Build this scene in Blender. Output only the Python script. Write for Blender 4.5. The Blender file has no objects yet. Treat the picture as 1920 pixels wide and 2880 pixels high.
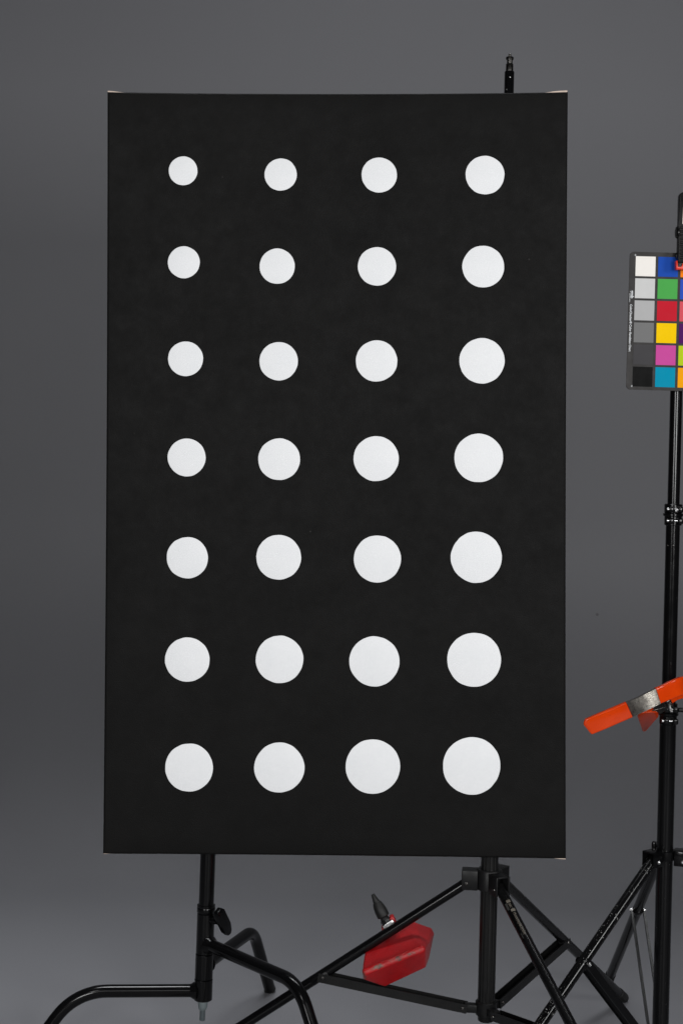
import bpy, bmesh, math, random
from mathutils import Vector, Matrix, noise

random.seed(7)
SC = bpy.context.scene
COL = SC.collection

# ------------------------------------------------------------------ camera
F = 4375.0            # focal length in photograph pixels
CAM_H = 1.39          # lens height above the floor
HOR = 1222.0          # photograph row of eye level
ROLL = 0.025
cs, sn = math.cos(ROLL), math.sin(ROLL)
cam_data = bpy.data.cameras.new('camera')
cam = bpy.data.objects.new('camera', cam_data)
COL.objects.link(cam)
cam_data.sensor_fit = 'VERTICAL'
cam_data.sensor_height = 36.0
cam_data.sensor_width = 24.0
cam_data.lens = F / 2880.0 * 36.0
cam_data.shift_y = -(1440.0 - HOR) / 2880.0
cam_data.clip_start = 0.05
cam_data.clip_end = 60
cam.matrix_world = Matrix(((cs, -sn, 0, 0), (0, 0, -1, 0), (sn, cs, 0, CAM_H), (0, 0, 0, 1)))
SC.camera = cam

# ------------------------------------------------------------------ world, lamps, exposure
world = bpy.data.worlds.new('World')
SC.world = world
world.use_nodes = True
world.node_tree.nodes['Background'].inputs['Color'].default_value = (0.9, 0.95, 1.0, 1)
world.node_tree.nodes['Background'].inputs['Strength'].default_value = 0.004

def area_lamp(name, loc, aim, sx, sy, power, color=(1, 1, 1), spread=180):
    l = bpy.data.lights.new(name, 'AREA')
    l.shape = 'RECTANGLE'
    l.size, l.size_y = sx, sy
    l.energy = power
    l.color = color
    l.spread = math.radians(spread)
    o = bpy.data.objects.new(name, l)
    COL.objects.link(o)
    o.location = loc
    d = Vector(aim) - Vector(loc)
    o.rotation_euler = d.to_track_quat('-Z', 'Y').to_euler()
    return o

FRONT = (0, 3.3, 0.9)
area_lamp('softbox_lamp', (-1.75, -1.5, 1.60), FRONT, 1.1, 1.1, 74)
area_lamp('softbox_lamp', (1.75, -1.5, 1.60), FRONT, 1.1, 1.1, 97)
area_lamp('softbox_lamp', (0, -3.0, 2.60), FRONT, 2.0, 1.0, 19)
area_lamp('side_lamp', (3.0, 0.6, 2.20), FRONT, 0.8, 0.8, 40)
area_lamp('key_lamp', (-1.30, 0.42, 2.60), (0, 3.3, 0.9), 0.40, 0.50, 8.5)
area_lamp('key_lamp', (1.10, 0.42, 2.60), (0, 3.3, 0.9), 0.40, 0.50, 2.6)
area_lamp('added_floor_fill', (-1.0, 3.75, 4.4), (-1.0, 3.75, 0), 1.4, 0.8, 7.2, (.96, .98, 1), 45)  # added unseen fill, brightens the floor behind the painting
area_lamp('added_floor_fill', (0.7, 3.75, 4.4), (0.7, 3.75, 0), 1.4, 0.8, 4.3, (.96, .98, 1), 45)  # weaker added fill for the right side of the floor
area_lamp('added_backdrop_fill', (0.3, 3.6, 4.6), (0.4, 5.75, 2.2), 1.2, 0.5, 2.2, (.96, .98, 1), 90)  # added unseen fill, lifts the backdrop behind the painting's top

SC.view_settings.view_transform = 'Standard'
SC.view_settings.look = 'None'
SC.view_settings.exposure = 0.0
SC.view_settings.gamma = 1.0
SC.view_settings.use_curve_mapping = False
SC.render.engine = 'CYCLES'
SC.cycles.use_denoising = True


def P(u, v, d):
    """Point seen at photograph pixel (u, v), d metres in front of the lens plane."""
    a = (u - 960.0) / F
    b = -(v - HOR) / F
    return Vector(((a * cs - b * sn) * d, d, CAM_H + (a * sn + b * cs) * d))


def FLOOR(u, v):
    a = (u - 960.0) / F
    b = -(v - HOR) / F
    return P(u, v, -CAM_H / (a * sn + b * cs))


def lin(r, g, b):
    f = lambda c: (c / 255 / 12.92) if c / 255 <= 0.04045 else ((c / 255 + 0.055) / 1.055) ** 2.4
    return (f(r), f(g), f(b), 1)


# ------------------------------------------------------------------ materials
class NT:
    def __init__(self, name):
        self.m = bpy.data.materials.new(name)
        self.m.use_nodes = True
        self.t = self.m.node_tree
        self.b = self.t.nodes['Principled BSDF']
        self.co = None

    def node(self, kind, **kw):
        n = self.t.nodes.new(kind)
        for k, v in kw.items():
            if k in n.inputs:
                n.inputs[k].default_value = v
            else:
                setattr(n, k, v)
        return n

    def coord(self):
        if not self.co:
            self.co = self.node('ShaderNodeTexCoord').outputs['Object']
        return self.co

    def link(self, a, b):
        self.t.links.new(a, b)

    def noise(self, scale, detail=4, rough=0.55, stretch=None):
        n = self.node('ShaderNodeTexNoise')
        n.inputs['Scale'].default_value = scale
        n.inputs['Detail'].default_value = detail
        n.inputs['Roughness'].default_value = rough
        src = self.coord()
        if stretch:
            mp = self.node('ShaderNodeMapping')
            mp.inputs['Scale'].default_value = stretch
            self.link(src, mp.inputs['Vector'])
            src = mp.outputs['Vector']
        self.link(src, n.inputs['Vector'])
        return n.outputs['Fac']

    def ramp(self, fac, stops):
        r = self.node('ShaderNodeValToRGB')
        e = r.color_ramp.elements
        while len(e) < len(stops):
            e.new(0.5)
        for el, (p, c) in zip(e, stops):
            el.position = p
            el.color = c if len(c) == 4 else (*c, 1)
        self.link(fac, r.inputs['Fac'])
        return r.outputs['Color']

    def mix(self, fac, a, b, mode='MIX'):
        n = self.node('ShaderNodeMix')
        n.data_type = 'RGBA'
        n.blend_type = mode
        for sock, val in ((n.inputs[0], fac), (n.inputs[6], a), (n.inputs[7], b)):
            if hasattr(val, 'links'):
                self.link(val, sock)
            else:
                sock.default_value = val
        return n.outputs[2]

    def math(self, op, a, b):
        n = self.node('ShaderNodeMath')
        n.operation = op
        for sock, val in ((n.inputs[0], a), (n.inputs[1], b)):
            if hasattr(val, 'links'):
                self.link(val, sock)
            else:
                sock.default_value = val
        return n.outputs[0]

    def bump(self, fac, strength, dist):
        n = self.node('ShaderNodeBump')
        n.inputs['Strength'].default_value = strength
        n.inputs['Distance'].default_value = dist
        self.link(fac, n.inputs['Height'])
        self.link(n.outputs['Normal'], self.b.inputs['Normal'])

    def set(self, **kw):
        names = {'color': 'Base Color', 'rough': 'Roughness', 'metal': 'Metallic', 'spec': 'Specular IOR Level',
                 'coat': 'Coat Weight', 'coat_rough': 'Coat Roughness', 'sss': 'Subsurface Weight'}
        for k, v in kw.items():
            s = self.b.inputs[names[k]]
            if hasattr(v, 'links'):
                self.link(v, s)
            else:
                s.default_value = v
        return self


def c3(r, g, b):
    return (r, g, b, 1)


def mat_backdrop():
    n = NT('grey_backdrop_paper')
    big = n.ramp(n.noise(1.3, 3, 0.5), [(0.3, c3(.166, .167, .180)), (0.7, c3(.173, .174, .187))])
    fine = n.ramp(n.noise(160, 3, 0.7), [(0.25, c3(.965, .965, .965)), (0.75, c3(1.03, 1.03, 1.03))])
    col = n.mix(1.0, big, fine, 'MULTIPLY')
    vo = n.node('ShaderNodeTexVoronoi')
    vo.inputs['Scale'].default_value = 4.2
    n.link(n.coord(), vo.inputs['Vector'])
    spot = n.ramp(vo.outputs['Distance'], [(0.0, c3(1, 1, 1)), (0.016, c3(1, 1, 1)), (0.03, c3(0, 0, 0))])
    sel = n.ramp(vo.outputs['Color'], [(0.62, c3(0, 0, 0)), (0.66, c3(1, 1, 1))])
    k = n.math('MULTIPLY', n.math('MULTIPLY', spot, sel), 0.55)
    col = n.mix(k, col, c3(.04, .04, .042))
    rough = n.ramp(n.noise(300, 3, .6), [(0.3, c3(.52, .52, .52)), (0.7, c3(.58, .58, .58))])
    n.set(color=col, rough=rough, spec=0.42)
    n.bump(n.noise(600, 2, .6), 0.12, 0.001)
    return n.m


def mat_black_canvas():
    n = NT('black_canvas_paint')
    mott = n.noise(5, 5, .65)
    col = n.ramp(mott, [(0.3, c3(.0043, .0042, .0041)), (0.7, c3(.0066, .0064, .0062))])
    weave = n.noise(420, 2, .6)
    vo = n.node('ShaderNodeTexVoronoi')
    vo.inputs['Scale'].default_value = 16
    n.link(n.coord(), vo.inputs['Vector'])
    spot = n.ramp(vo.outputs['Distance'], [(0.0, c3(1, 1, 1)), (0.022, c3(1, 1, 1)), (0.03, c3(0, 0, 0))])
    sel = n.ramp(vo.outputs['Color'], [(0.72, c3(0, 0, 0)), (0.74, c3(1, 1, 1))])
    k = n.math('MULTIPLY', n.math('MULTIPLY', spot, sel), 0.10)
    col = n.mix(k, col, c3(.25, .24, .23))
    n.set(color=col, rough=n.ramp(n.noise(28, 5, .7), [(0.3, c3(.50, .50, .50)), (0.7, c3(.66, .66, .66))]), spec=0.085)
    n.bump(weave, 0.4, 0.0015)
    return n.m


def mat_white_paint():
    n = NT('white_dot_paint')
    a = n.noise(22, 4, .6)
    b = n.noise(160, 3, .6)
    col = n.mix(0.5, n.ramp(a, [(0.3, c3(.775, .79, .805)), (0.7, c3(.84, .845, .855))]),
                n.ramp(b, [(0.3, c3(.80, .81, .825)), (0.7, c3(.83, .838, .848))]))
    n.set(color=col, rough=0.55, spec=0.3)
    n.bump(b, 0.12, 0.0006)
    return n.m


def mat_plain(name, col, rough=0.5, metal=0.0, spec=0.5, coat=0.0, vary=0.0, scale=30, bump=0.0, bscale=200):
    n = NT(name)
    if vary:
        lo = [c * (1 - vary) for c in col[:3]]
        hi = [min(1, c * (1 + vary)) for c in col[:3]]
        n.set(color=n.ramp(n.noise(scale, 5, .6), [(0.3, c3(*lo)), (0.7, c3(*hi))]))
    else:
        n.set(color=c3(*col[:3]))
    r = n.ramp(n.noise(scale * 1.7, 4, .6), [(0.3, c3(*[rough * .85] * 3)), (0.7, c3(*[min(1, rough * 1.15)] * 3))])
    n.set(rough=r, metal=metal, spec=spec, coat=coat, coat_rough=0.12)
    if bump:
        n.bump(n.noise(bscale, 3, .6), bump, 0.001)
    return n.m


def mat_chipped(name, amount, rough=0.22):
    """Black gloss paint with bare-metal chips."""
    n = NT(name)
    big = n.noise(14, 2, .5)
    sm = n.noise(300, 3, .6)
    thr = n.math('ADD', n.math('MULTIPLY', big, 0.25), n.math('MULTIPLY', sm, 0.9))
    k = n.ramp(thr, [(amount, c3(0, 0, 0)), (min(1, amount + 0.012), c3(1, 1, 1))])
    n.set(color=n.mix(k, c3(.0035, .0035, .0038), c3(.48, .48, .47)),
          rough=n.ramp(n.noise(40, 4, .6), [(0.3, c3(*[rough * .8] * 3)), (0.7, c3(*[rough * 1.3] * 3))]), spec=0.23)
    return n.m


def mat_red(name, wear):
    n = NT(name)
    col = n.ramp(n.noise(26, 5, .65), [(0.3, c3(.30, .004, .006)), (0.7, c3(.43, .006, .009))])
    if wear:
        k = n.ramp(n.math('ADD', n.math('MULTIPLY', n.noise(60, 5, .7), .7), n.math('MULTIPLY', n.noise(18, 2, .5), .35)),
                   [(0.53, c3(0, 0, 0)), (0.62, c3(1, 1, 1))])
        col = n.mix(k, col, n.ramp(n.noise(90, 4, .6), [(0.35, c3(.06, .042, .034)), (0.7, c3(.25, .17, .135))]))
    n.set(color=col, rough=0.33, spec=0.5)
    n.bump(n.noise(260, 3, .65), 0.8, 0.0022)
    return n.m


def mat_metal_worn():
    n = NT('worn_clamp_steel')
    col = n.ramp(n.noise(60, 5, .7), [(0.3, c3(.17, .155, .135)), (0.7, c3(.46, .43, .38))])
    n.set(color=col, metal=1.0, rough=n.ramp(n.noise(140, 4, .7), [(0.3, c3(.2, .2, .2)), (0.7, c3(.42, .42, .42))]))
    n.bump(n.noise(300, 3, .7), 0.35, 0.0009)
    return n.m


def mat_orange():
    n = NT('orange_vinyl_grip')
    k = n.ramp(n.noise(55, 4, .7, (1, 1, 2.0)), [(0.62, c3(0, 0, 0)), (0.72, c3(1, 1, 1))])
    base = n.ramp(n.noise(14, 3, .5), [(0.3, c3(.54, .036, .002)), (0.7, c3(.66, .052, .003))])
    n.set(color=n.mix(n.math('MULTIPLY', k, .55), base, c3(.16, .018, .004)), rough=0.11, spec=0.32)
    n.bump(n.noise(45, 3, .5), 0.12, 0.003)
    return n.m


M = {
    'backdrop': mat_backdrop(),
    'canvas': mat_black_canvas(),
    'white': mat_white_paint(),
    'raw_canvas': mat_plain('raw_canvas_edge', (.62, .50, .42), .8, vary=.1, scale=60),
    'wood': mat_plain('stretcher_pine', (.45, .30, .17), .7, vary=.15, scale=20),
    'gloss': mat_plain('black_gloss_tube', (.0030, .0030, .0033), .15, spec=.24, vary=.2, scale=18),
    'satin': mat_plain('black_satin_tube', (.004, .004, .0043), .26, spec=.4, vary=.2, scale=18),
    'anod': mat_plain('black_anodised_aluminium', (.006, .006, .006), .34, spec=.3, vary=.15, scale=40),
    'plastic': mat_plain('black_moulded_plastic', (.0065, .0065, .0068), .42, spec=.22, vary=.15, scale=50, bump=.15),
    'rubber': mat_plain('black_rubber', (.008, .008, .008), .55, spec=.3),
    'chip_few': mat_chipped('black_paint_few_chips', 0.815, 0.15),
    'chip_many': mat_chipped('black_paint_many_chips', 0.738, 0.15),
    'steel': mat_plain('bright_steel', (.55, .55, .55), .28, metal=1, vary=.15, scale=120),
    'dark_steel': mat_plain('dark_steel', (.12, .115, .11), .28, metal=1, vary=.2, scale=120),
    'zinc': mat_plain('zinc_bolt', (.13, .155, .165), .4, metal=.4, vary=.15, scale=120),
    'grey_plug': mat_plain('grey_plug', (.12, .145, .15), .5, vary=.1, scale=60),
    'red': mat_red('red_cast_paint', False),
    'red_worn': mat_red('red_cast_paint_worn_edge', True),
    'clamp_steel': mat_metal_worn(),
    'orange': mat_orange(),
    'clip_black': mat_plain('black_clip_plastic', (.0035, .0035, .0036), .3, spec=.2, vary=.15, scale=50),
    'clip_orange': mat_plain('orange_red_plastic', (.70, .035, .012), .3, spec=.25, vary=.06),
    'pale': mat_plain('pale_worn_metal', (.75, .62, .55), .35, vary=.1),
    'board': mat_plain('chart_board', (.030, .028, .0275), .55, spec=.2, vary=.12, scale=25),
    'print_white': mat_plain('white_print', (.72, .74, .76), .5),
    'print_dull': mat_plain('worn_cream_print', (.13, .115, .095), .5, vary=.35, scale=250),
    'print_dim': mat_plain('dim_grey_print', (.035, .034, .032), .5, vary=.4, scale=250),
}


# ------------------------------------------------------------------ mesh helpers
def finish(bm, angle=38, flat_area=None):
    bmesh.ops.recalc_face_normals(bm, faces=bm.faces)
    lim = math.radians(angle)
    for f in bm.faces:
        f.smooth = True
    for e in bm.edges:
        if len(e.link_faces) == 2:
            e.smooth = e.calc_face_angle(0) < lim
            if flat_area and max(f.calc_area() for f in e.link_faces) > flat_area:
                e.smooth = False
    return bm


def part(name, bm, mat, parent=None, root=None, angle=38, label=None, flat_area=None):
    """One mesh object. World-space bmesh is moved into the root's frame."""
    finish(bm, angle, flat_area)
    if root is None and parent is not None:
        root = parent
        while root.parent is not None:
            root = root.parent
    if root is not None:
        bmesh.ops.translate(bm, vec=-root.location, verts=bm.verts)
    me = bpy.data.meshes.new(name)
    bm.to_mesh(me)
    bm.free()
    for m in (mat if isinstance(mat, (list, tuple)) else [mat]):
        me.materials.append(m)
    o = bpy.data.objects.new(name, me)
    COL.objects.link(o)
    o.parent = parent
    if label:
        o['label'] = label
    return o


def thing(name, label, cat, loc, group=None):
    o = bpy.data.objects.new(name, None)
    o.empty_display_size = 0.05
    COL.objects.link(o)
    o.location = loc
    o['label'] = label
    o['category'] = cat
    if group:
        o['group'] = group
    return o


def loft(bm, rings, caps=True):
    vr = [[bm.verts.new(p) for p in r] for r in rings]
    n = len(vr[0])
    for a, b in zip(vr, vr[1:]):
        for i in range(n):
            j = (i + 1) % n
            bm.faces.new((a[i], a[j], b[j], b[i]))
    if caps:
        bm.faces.new(vr[0][::-1])
        bm.faces.new(vr[-1])
    return bm


def frames(pts, up=Vector((0, 0, 1))):
    """Parallel-transport frames along a polyline: (point, side, normal)."""
    pts = [Vector(p) for p in pts]
    t0 = (pts[1] - pts[0]).normalized()
    s = t0.cross(up)
    if s.length < 1e-3:
        s = t0.cross(Vector((0, 1, 0)))
    s.normalize()
    out = []
    prev = t0
    for i, p in enumerate(pts):
        if i == 0:
            t = t0
        elif i == len(pts) - 1:
            t = (pts[i] - pts[i - 1]).normalized()
        else:
            t = ((pts[i] - pts[i - 1]).normalized() + (pts[i + 1] - pts[i]).normalized()).normalized()
        s = prev.rotation_difference(t) @ s
        s = (s - t * s.dot(t)).normalized()
        prev = t
        out.append((p, s, s.cross(t).normalized(), t))
    return out


def tube(bm, pts, r, n=28):
    rings = []
    fr = frames(pts)
    for i, (p, s, q, t) in enumerate(fr):
        rr = r[i] if isinstance(r, (list, tuple)) else r
        rings.append([p + (s * math.cos(a) + q * math.sin(a)) * rr for a in [2 * math.pi * k / n for k in range(n)]])
    return loft(bm, rings)


def lathe(bm, p0, axis, prof, n=32):
    """prof: list of (distance along axis, radius)."""
    axis = Vector(axis).normalized()
    s = axis.orthogonal().normalized()
    q = axis.cross(s)
    rings = [[Vector(p0) + axis * h + (s * math.cos(a) + q * math.sin(a)) * max(r, 1e-5)
              for a in [2 * math.pi * k / n for k in range(n)]] for h, r in prof]
    return loft(bm, rings)


def sweep(bm, section, pts, up=Vector((0, 0, 1))):
    """Closed 2D section (x along side, y along normal) swept along a polyline."""
    return loft(bm, [[p + s * x + q * y for x, y in section] for p, s, q, t in frames(pts, up)])


def obox(bm, c, ax, ay, az, sx, sy, sz, bevel=0.0, seg=2):
    """Oriented box with full sizes sx, sy, sz along unit axes."""
    b2 = bmesh.new()
    ax, ay, az = [Vector(a).normalized() for a in (ax, ay, az)]
    vs = {}
    for i in (-1, 1):
        for j in (-1, 1):
            for k in (-1, 1):
                vs[i, j, k] = b2.verts.new(Vector(c) + ax * (i * sx / 2) + ay * (j * sy / 2) + az * (k * sz / 2))
    for q in (((-1, -1, -1), (-1, 1, -1), (1, 1, -1), (1, -1, -1)), ((-1, -1, 1), (1, -1, 1), (1, 1, 1), (-1, 1, 1)),
              ((-1, -1, -1), (1, -1, -1), (1, -1, 1), (-1, -1, 1)), ((-1, 1, -1), (-1, 1, 1), (1, 1, 1), (1, 1, -1)),
              ((-1, -1, -1), (-1, -1, 1), (-1, 1, 1), (-1, 1, -1)), ((1, -1, -1), (1, 1, -1), (1, 1, 1), (1, -1, 1))):
        b2.faces.new([vs[t] for t in q])
    if bevel:
        bmesh.ops.bevel(b2, geom=b2.edges[:], offset=bevel, segments=seg, affect='EDGES', profile=0.5)
    merge(bm, b2)
    return bm


def merge(bm, b2):
    b2.verts.ensure_lookup_table()
    m = {v: bm.verts.new(v.co) for v in b2.verts}
    for f in b2.faces:
        nf = bm.faces.new([m[v] for v in f.verts])
        nf.material_index = f.material_index
    b2.free()


def prism(bm, poly, back, bevel=0.0, seg=2):
    """Polygon (world points) extruded by vector back, optionally bevelled."""
    b2 = bmesh.new()
    loft(b2, [[Vector(p) for p in poly], [Vector(p) + Vector(back) for p in poly]])
    if bevel:
        bmesh.ops.bevel(b2, geom=b2.edges[:], offset=bevel, segments=seg, affect='EDGES', profile=0.5)
    merge(bm, b2)
    return bm


def bend(p0, corner, p1, rad, n=9):
    """Polyline p0 -> rounded corner -> p1."""
    p0, c, p1 = Vector(p0), Vector(corner), Vector(p1)
    a, b = (p0 - c).normalized(), (p1 - c).normalized()
    half = a.angle(b) / 2
    L = rad / math.tan(half)
    cen = c + (a + b).normalized() * (rad / math.sin(half))
    s, e = c + a * L - cen, c + b * L - cen
    ang = s.angle(e)
    out = [p0]
    for i in range(n + 1):
        k = i / n
        out.append(cen + (s * math.sin((1 - k) * ang) + e * math.sin(k * ang)) / math.sin(ang))
    out.append(p1)
    return out


def text_polys(txt, size, sx=1.0):
    cu = bpy.data.curves.new('tmp', 'FONT')
    cu.body = txt
    cu.size = size
    cu.resolution_u = 3
    cu.offset = size * 0.018
    ob = bpy.data.objects.new('tmp', cu)
    COL.objects.link(ob)
    dg = bpy.context.evaluated_depsgraph_get()
    me = bpy.data.meshes.new_from_object(ob.evaluated_get(dg))
    vs = [(v.co.x * sx, v.co.y) for v in me.vertices]
    fs = [tuple(p.vertices) for p in me.polygons]
    bpy.data.objects.remove(ob)
    bpy.data.curves.remove(cu)
    bpy.data.meshes.remove(me)
    return vs, fs


Z = Vector((0, 0, 1))
X = Vector((1, 0, 0))
Y = Vector((0, 1, 0))

# ------------------------------------------------------------------ backdrop sweep
def build_backdrop():
    YW, RAD, HW, TOP = 5.75, 1.12, 4.6, 5.2
    prof = [(-2.0, 0.0), (0.0, 0.0), (2.0, 0.0), (3.5, 0.0)]
    for i in range(25):
        a = math.pi / 2 * i / 24
        prof.append((YW - RAD + RAD * math.sin(a), RAD - RAD * math.cos(a)))
    prof += [(YW, 1.8), (YW, 2.6), (YW, 3.6), (YW, TOP)]
    bm = bmesh.new()
    rows = []
    nx = 24
    for y, z in prof:
        rows.append([bm.verts.new((-HW + 2 * HW * i / nx, y, z)) for i in range(nx + 1)])
    for a, b in zip(rows, rows[1:]):
        for i in range(nx):
            bm.faces.new((a[i], a[i + 1], b[i + 1], b[i]))
    o = part('backdrop', bm, M['backdrop'], angle=60)
    o['kind'] = 'structure'


build_backdrop()

# ------------------------------------------------------------------ painting
PD = 3.25
PTL, PTR, PBR, PBL = P(302, 257, PD), P(1596.5, 257, PD), P(1591, 2416.5, PD), P(289.5, 2402.5, PD)
PTH = 0.028


def paint_pt(s, t, y=0.0, inset=0.0):
    """s 0..1 across, t 0..1 from top to bottom on the canvas face, edges bowed a little."""
    top = PTL.lerp(PTR, s)
    bot = PBL.lerp(PBR, s)
    top = top - Z * (0.0044 * (4 * s * (1 - s)) ** 0.8)
    bot = bot + Z * (0.0015 * 4 * s * (1 - s))
    p = top.lerp(bot, t)
    k = 0.0022 * 4 * t * (1 - t)
    p = p + X * (k * (1 - 2 * s))
    return p + Y * y


def build_painting():
    base = (PBL + PBR) / 2 + Y * (PTH / 2)
    root = thing('dot_painting', 'large black canvas painted with twenty-eight white dots in seven rows', 'painting', base)
    # painted canvas: face with rounded, wrapped edges
    bm = bmesh.new()
    nx, ny = 30, 48
    W = (PTR - PTL).length
    H = (PTL - PBL).length

    def outline(inx, iny):
        pts = []
        for i in range(nx + 1):
            pts.append((inx + (1 - 2 * inx) * i / nx, iny))
        for j in range(1, ny + 1):
            pts.append((1 - inx, iny + (1 - 2 * iny) * j / ny))
        for i in range(1, nx + 1):
            pts.append((1 - inx - (1 - 2 * inx) * i / nx, 1 - iny))
        for j in range(1, ny):
            pts.append((inx, 1 - iny - (1 - 2 * iny) * j / ny))
        return pts
    r = 0.0055
    rings = []
    rings.append([paint_pt(s, t, PTH - 0.004) for s, t in outline(0, 0)])
    rings.append([paint_pt(s, t, r) for s, t in outline(0, 0)])
    for k in range(1, 6):
        a = math.pi / 2 * k / 5
        ins = r * (1 - math.cos(a))
        rings.append([paint_pt(s, t, r - r * math.sin(a)) for s, t in outline(ins / W, ins / H)])
    vr = [[bm.verts.new(p) for p in ring] for ring in rings]
    n = len(vr[0])
    for a, b in zip(vr, vr[1:]):
        for i in range(n):
            j = (i + 1) % n
            bm.faces.new((a[i], a[j], b[j], b[i]))
    # front face grid stitched to the last ring
    inx, iny = r / W, r / H
    grid = {}
    idx = 0
    for (i, j) in [(i, 0) for i in range(nx + 1)] + [(nx, j) for j in range(1, ny + 1)] + \
                  [(nx - i, ny) for i in range(1, nx + 1)] + [(0, ny - j) for j in range(1, ny)]:
        grid[i, j] = vr[-1][idx]
        idx += 1
    for i in range(1, nx):
        for j in range(1, ny):
            grid[i, j] = bm.verts.new(paint_pt(inx + (1 - 2 * inx) * i / nx, iny + (1 - 2 * iny) * j / ny))
    for i in range(nx):
        for j in range(ny):
            bm.faces.new((grid[i, j], grid[i, j + 1], grid[i + 1, j + 1], grid[i + 1, j]))
    part('canvas', bm, M['canvas'], root)
    # unpainted canvas wrapped over the back edge: a thin straight-edged frame just behind the painted face
    cor = [PTL, PTR, PBR, PBL]

    def fold(s_, t_, up, y):
        return paint_pt(s_, t_, y) + Z * up
    top = [(0.0007, .0021), (.012, .0016), (.032, -.0004), (.05, -.0014), (.10, -.0015), (.25, -.0015), (.5, -.0015), (.75, -.0015), (.90, -.0015),
           (.945, -.0012), (.955, -.0002), (.970, .0016), (.984, .0026), (.9985, .0027)]
    bot = [(.9992, -.0010), (.985, -.0005), (.97, .0010), (.95, .0012), (.8, .0015), (.5, .0015), (.2, .0015), (.03, .0008), (.015, .0006), (.0012, -.0003)]
    rim = [(a_, 0.0, b_) for a_, b_ in top] + [(.9985, .15, 0), (.9985, .5, 0), (.9985, .85, 0)] + [(a_, 1.0, b_) for a_, b_ in bot] + \
          [(.0015, .85, 0), (.0015, .5, 0), (.0015, .15, 0)]
    y0, y1 = 0.003, PTH + 0.002
    mid_ = Vector((.5, .5, 0))
    bm = bmesh.new()
    rings = []
    for y in (y0, y1):
        rings.append([fold(a_, b_, c_, y) for a_, b_, c_ in rim])
    ins = [Vector((min(max(a_, .05), .95), min(max(b_, .03), .97), 0)) for a_, b_, c_ in rim]
    rings.append([paint_pt(v_.x, v_.y, y1) for v_ in ins])
    rings.append([paint_pt(v_.x, v_.y, y0) for v_ in ins])
    rings.append(rings[0])
    vr = [[bm.verts.new(p_) for p_ in r_] for r_ in rings[:4]]
    vr.append(vr[0])
    nn = len(rim)
    for a_, b_ in zip(vr, vr[1:]):
        for i in range(nn):
            j = (i + 1) % nn
            loop = []
            for v_ in (a_[i], a_[j], b_[j], b_[i]):
                if all((v_.co - w_.co).length > 1e-6 for w_ in loop):
                    loop.append(v_)
            if len(loop) > 2:
                bm.faces.new(loop)
    bmesh.ops.remove_doubles(bm, verts=bm.verts, dist=1e-5)
    part('canvas_fold', bm, M['raw_canvas'], root, label='unpainted beige canvas edge')
    # wooden stretcher bars inside
    bars = [(cor[0], cor[1], -Z), (cor[3], cor[2], Z), (cor[0], cor[3], X), (cor[1], cor[2], -X)]
    for k, (a, b, d) in enumerate(bars):
        bm = bmesh.new()
        ax = (b - a).normalized()
        c = (a + b) / 2 + d * 0.077 + Y * 0.0165
        obox(bm, c, ax, Y, ax.cross(Y), (b - a).length - (0.106 if k < 2 else 0.212), 0.020, 0.048, 0.002)
        part('stretcher_bar', bm, M['wood'], root)
    # dots: centre and radius in the 1568-pixel view of the photograph
    dots = [(421, 392.5, 33), (644.5, 401, 37), (870.5, 402, 40.5), (1113, 402, 44.5),
            (422.5, 602.5, 36.5), (636.5, 611.5, 40.5), (865, 612, 44), (1109, 612.5, 48),
            (426.5, 824, 40), (640, 830, 44), (864.5, 829, 47.5), (1106, 829, 52),
            (429, 1050.5, 43.5), (641, 1055, 48), (863.5, 1053.5, 51.5), (1098.5, 1052, 56),
            (430.5, 1281, 47.5), (640, 1280, 51.5), (866, 1284, 54), (1093, 1280, 58.5),
            (430.5, 1515, 51), (642, 1514.5, 54.5), (859.5, 1519, 57.5), (1088, 1515.5, 62),
            (434.5, 1763, 55), (641.5, 1763, 57.5), (856, 1760.5, 62.5), (1082.5, 1759, 66)]
    k = 1920 / 1568
    for q, (x, y, rr) in enumerate(dots):
        bm = bmesh.new()
        c = P(x * k, y * k, PD)
        R = rr * k * PD / F
        N = 72
        o, i, b = [], [], []
        for a in range(N):
            th = 2 * math.pi * a / N
            w = noise.noise(Vector((math.cos(th) * 1.3, math.sin(th) * 1.3, q * 3.7))) * 0.016 \
                + noise.noise(Vector((math.cos(th) * 4.2, math.sin(th) * 4.2, q * 5.1 + 40))) * 0.010
            rad = R * (1 + w)
            d = Vector((math.cos(th), 0, math.sin(th)))
            b.append(c + d * rad + Y * 0.0004)
            o.append(c + d * rad - Y * 0.0005)
            i.append(c + d * (rad - 0.0012) - Y * 0.0008)
        loft(bm, [b, o, i])
        part('white_dot', bm, M['white'], root, angle=60)


build_painting()


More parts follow.
